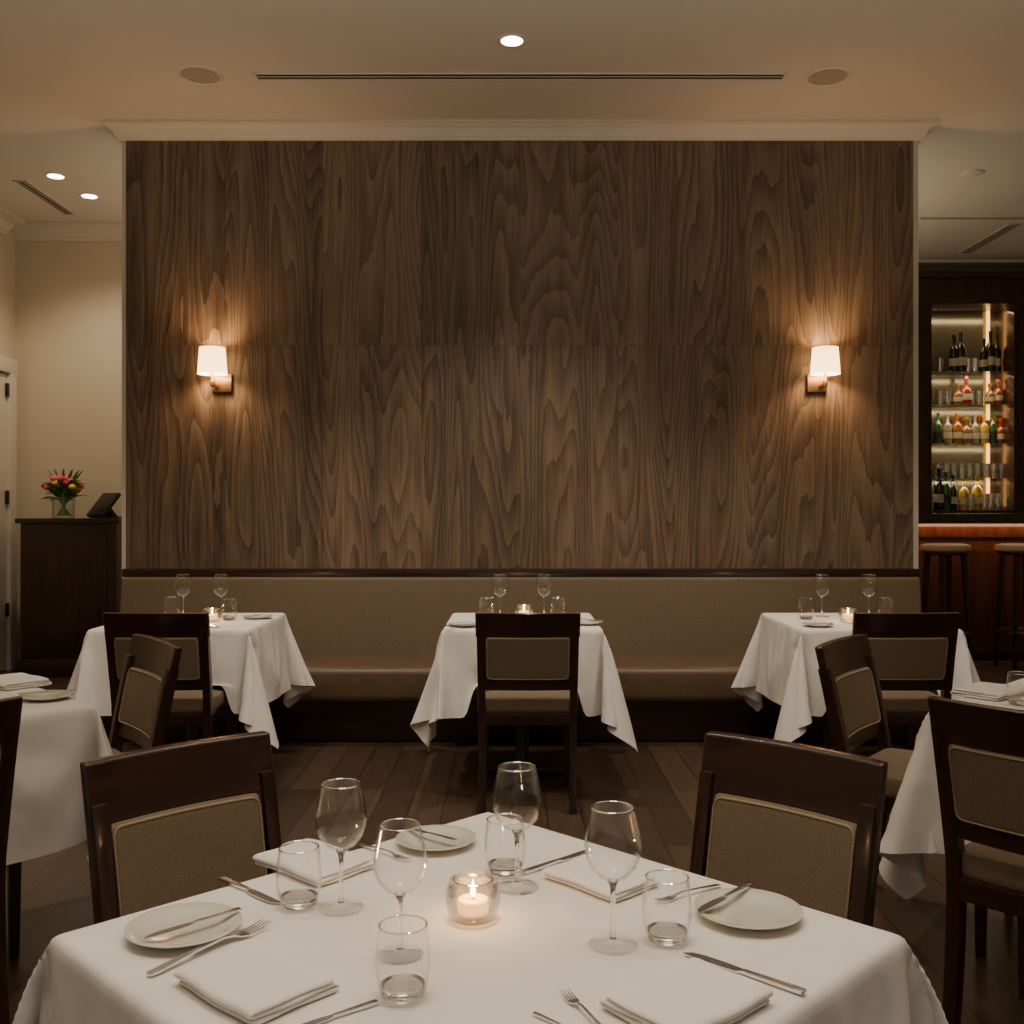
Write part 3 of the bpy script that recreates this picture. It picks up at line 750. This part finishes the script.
def bottle(kind, colr, h, r, neck, shape=0):
    key = kind
    if key not in bc:
        t = NT(kind+'_bottle_glass'); n = t.noise(t.coord((1, 1, 1)), 14, 1)
        t.bsdf(t.ramp(n, [(0.3, tuple(v*0.5 for v in colr)), (0.7, colr)]), 0.08, 0, Coat_Weight=0.6)
        m = MB()
        if shape == 1: pr = [(0, 0), (r*0.9, 0), (r, 0.012), (r*1.04, h*0.35), (r*0.98, h*0.5), (r*0.6, h*0.62), (neck, h*0.68), (neck, h*0.84), (neck*1.5, h*0.86), (neck*1.5, h), (0, h)]
        else: pr = [(0, 0), (r*0.95, 0), (r, 0.01), (r, h*0.58), (r*0.8, h*0.66), (neck, h*0.74), (neck, h*0.92), (neck*1.15, h*0.93), (neck*1.15, h), (0, h)]
        m.lathe(pr, 16)
        nb = len(m.bm.faces); m.lathe([(r*1.05, h*0.18), (r*1.055, h*0.18), (r*1.055, h*0.38), (r*1.05, h*0.38)], 16)
        m.bm.faces.ensure_lookup_table()
        for i, f_ in enumerate(m.bm.faces): f_.material_index = 1 if i >= nb else 0
        o = m.obj('bottle', [t.m, M['label'] if kind != 'green' else M['stone']])
        tag(o, kind+' glass bottle with paper label on the bar shelf', 'bottle', 'bottles on the bar shelves')
        bc[key] = Proto(o)
    return bc[key]
K = dict(black=((0.01, 0.012, 0.008), 0.33, 0.038, 0.013), amber=((0.36, 0.11, 0.013), 0.28, 0.046, 0.015), green=((0.03, 0.1, 0.03), 0.30, 0.038, 0.013),
         yellow=((0.6, 0.34, 0.03), 0.28, 0.044, 0.015), clear=((0.28, 0.25, 0.18), 0.29, 0.042, 0.014), red=((0.32, 0.035, 0.01), 0.25, 0.047, 0.014, 1), whisky=((0.28, 0.12, 0.025), 0.25, 0.05, 0.016, 1))
def row(items, z, y=9.82):
    for px, kk, sc in items:
        bottle(kk, *K[kk]).put(((px-512)/(1024/y), y, z), 0, sc)
row([(954, 'black', 1.1), (961, 'black', 1.18), (984, 'black', 1.0), (990.5, 'black', 1.22), (997, 'black', 1.1), (1010, 'whisky', 1.0), (1040, 'black', 1.1)], 2.631)
row([(966, 'red', 1.15), (958, 'whisky', 0.85), (990, 'whisky', 0.85), (998, 'red', 1.0), (1010, 'amber', 1)], 2.321)
row([(938, 'green', 1), (947.5, 'clear', 1), (957, 'amber', 1.05), (966, 'whisky', 1.05), (975, 'clear', 0.95), (984, 'yellow', 1.0), (992.5, 'green', 1), (1000.5, 'red', 1), (1011, 'amber', 1)], 1.951)
row([(943, 'amber', 0.9), (953, 'whisky', 1), (962, 'amber', 0.95), (970, 'clear', 0.9), (979, 'amber', 1), (988, 'whisky', 0.95), (996, 'amber', 1)], 1.951, 9.91)
row([(939, 'black', 1.2), (946, 'green', 1.2), (953, 'black', 1.0), (964, 'yellow', 1.05), (977, 'yellow', 1.15), (1011, 'green', 1)], 1.3185, 9.72)
root = MB().lathe([(0, 0), (0.028, 0), (0.03, 0.01), (0.035, 0.12), (0.033, 0.12), (0.028, 0.012), (0, 0.01)], 16).obj('bar_glass', m_glass('bar_glass', (0.92, 0.92, 0.88), 0.45, 0.5, 0.1))
tag(root, 'clear bar tumbler standing on the back bar', 'drinking glass', 'bar glasses')
BG = Proto(root)
for px in range(938, 1004, 8): BG.put(((px-512)/104.4, 9.82, 1.621), 0, 1.2)
for px in range(942, 1004, 8): BG.put(((px-512)/103.4, 9.9, 1.621), 0, 1.2)
for px in (970, 984, 990, 997): BG.put(((px-512)/106, 9.65, 1.3185), 0, 1.3)
for px in (941, 949, 974, 981): BG.put(((px-512)/104.4, 9.84, 2.321), 0, 1.2)
for px in (941, 970, 977): BG.put(((px-512)/104.4, 9.84, 2.631), 0, 1.2)
root = empty('bar_stool')
MB().lathe([(0, 0.975), (0.185, 0.97), (0.2, 0.98), (0.205, 1.0), (0.195, 1.025), (0.15, 1.035), (0, 1.04)], 36).obj('seat', M['stoolseat'], root)
MB().lathe([(0, 0.945), (0.17, 0.945), (0.185, 0.955), (0.185, 0.972), (0, 0.972)], 36).obj('seat_ring', M['wood'], root)
for k in range(4):
    a = math.pi/4+k*math.pi/2; c_, s_ = math.cos(a), math.sin(a)
    MB().loft([((0.2*c_, 0.2*s_, 0), 0.014, 0.014, (1, 0, 0), (0, 1, 0)), ((0.14*c_, 0.14*s_, 0.955), 0.018, 0.018, (1, 0, 0), (0, 1, 0))], 0.003).obj('leg', M['wood'], root)
MB().lathe([(0.178, 0.3), (0.19, 0.3), (0.19, 0.32), (0.178, 0.32), (0.178, 0.3)], 36).obj('foot_ring', M['bronze'], root)
tag(root, 'round bar stool with tan seat and dark legs at the bar', 'bar stool', 'bar stools')
BS = Proto(root)
BS.put((3.62, 8.55, 0), 0.2); BS.put((4.25, 8.55, 0), 0.1)

# ------------------------------------------------------------------ lighting
def spot(loc, target, e, col=(1, 0.87, 0.71), ang=80, r=0.05, blend=0.6):
    l = bpy.data.lights.new('downlight_or_added_spot', 'SPOT'); l.energy = e; l.color = col; l.spot_size = math.radians(ang); l.spot_blend = blend; l.shadow_soft_size = r
    o = bpy.data.objects.new('downlight_or_added_spot', l); COL.objects.link(o); o.location = loc
    o.rotation_euler = (Vector(target)-Vector(loc)).to_track_quat('-Z', 'Y').to_euler(); return o
spot((0, 5.18, 3.66), (0, 5.18, 0), 115, ang=88)
spot((-1.5, 3.9, 3.66), (-1.5, 4.9, 0.7), 125, ang=74)  # added spot without a fixture, brightens the left rear table
spot((1.65, 3.9, 3.66), (1.65, 4.9, 0.7), 125, ang=74)  # same added spot for the right rear table
spot((0.1, 3.2, 3.66), (0.1, 4.6, 0.7), 40, ang=75)  # added spot, no fixture, lifts the centre rear table
spot((-3.24, 7.27, 3.66), (-3.3, 7.6, 0), 48, (1, 0.81, 0.6), ang=130)
spot((-3.19, 7.73, 3.66), (-3.3, 7.9, 0), 38, (1, 0.81, 0.6), ang=130)
spot((3.6, 8.0, 3.66), (3.7, 8.5, 0.8), 28, ang=80)  # added spot, no fixture above, lights the bar stools
for x, y in ((-1.0, 2.2), (0.9, 2.2), (-0.9, 0.7), (0.8, 0.7)):
    spot((x, y, 3.66), (x*0.3, 1.3+(y-1.3)*0.3, 0.76), 30, ang=62, r=0.06)  # added spots without fixtures, for crisp highlights on the near tableware
arealight('added_dining_fill', (0, 1.2, 3.6), (0, 0, 0), 1.0, 1.0, 17, (1, 0.87, 0.73))  # added fill panel over the near table, not a real fixture
arealight('added_up_fill', (0, 2.0, 2.55), (math.radians(180), 0, 0), 7.0, 2.4, 115, (1, 0.88, 0.73))  # added fill aimed upward to brighten the ceiling; there is no cove
arealight('added_up_fill', (-1.0, 7.6, 2.4), (math.radians(180), 0, 0), 2.4, 1.0, 22, (1, 0.8, 0.59))  # added fill hidden behind the centre wall, brightens the left rear ceiling
arealight('added_up_fill', (1.8, 8.0, 2.4), (math.radians(180), 0, 0), 1.8, 1.4, 22, (1, 0.8, 0.59))  # added hidden fill for the right rear ceiling
w = bpy.data.worlds.new('world'); S.world = w; w.use_nodes = True
w.node_tree.nodes['Background'].inputs[0].default_value = (1.0, 0.88, 0.73, 1); w.node_tree.nodes['Background'].inputs[1].default_value = 0.2

cam = bpy.data.cameras.new('camera'); cam.lens = 36; cam.sensor_width = 36; cam.clip_start = 0.05
co = bpy.data.objects.new('camera', cam); COL.objects.link(co); co.location = (0, 0, H); co.rotation_euler = (math.radians(90), 0, 0)
S.camera = co
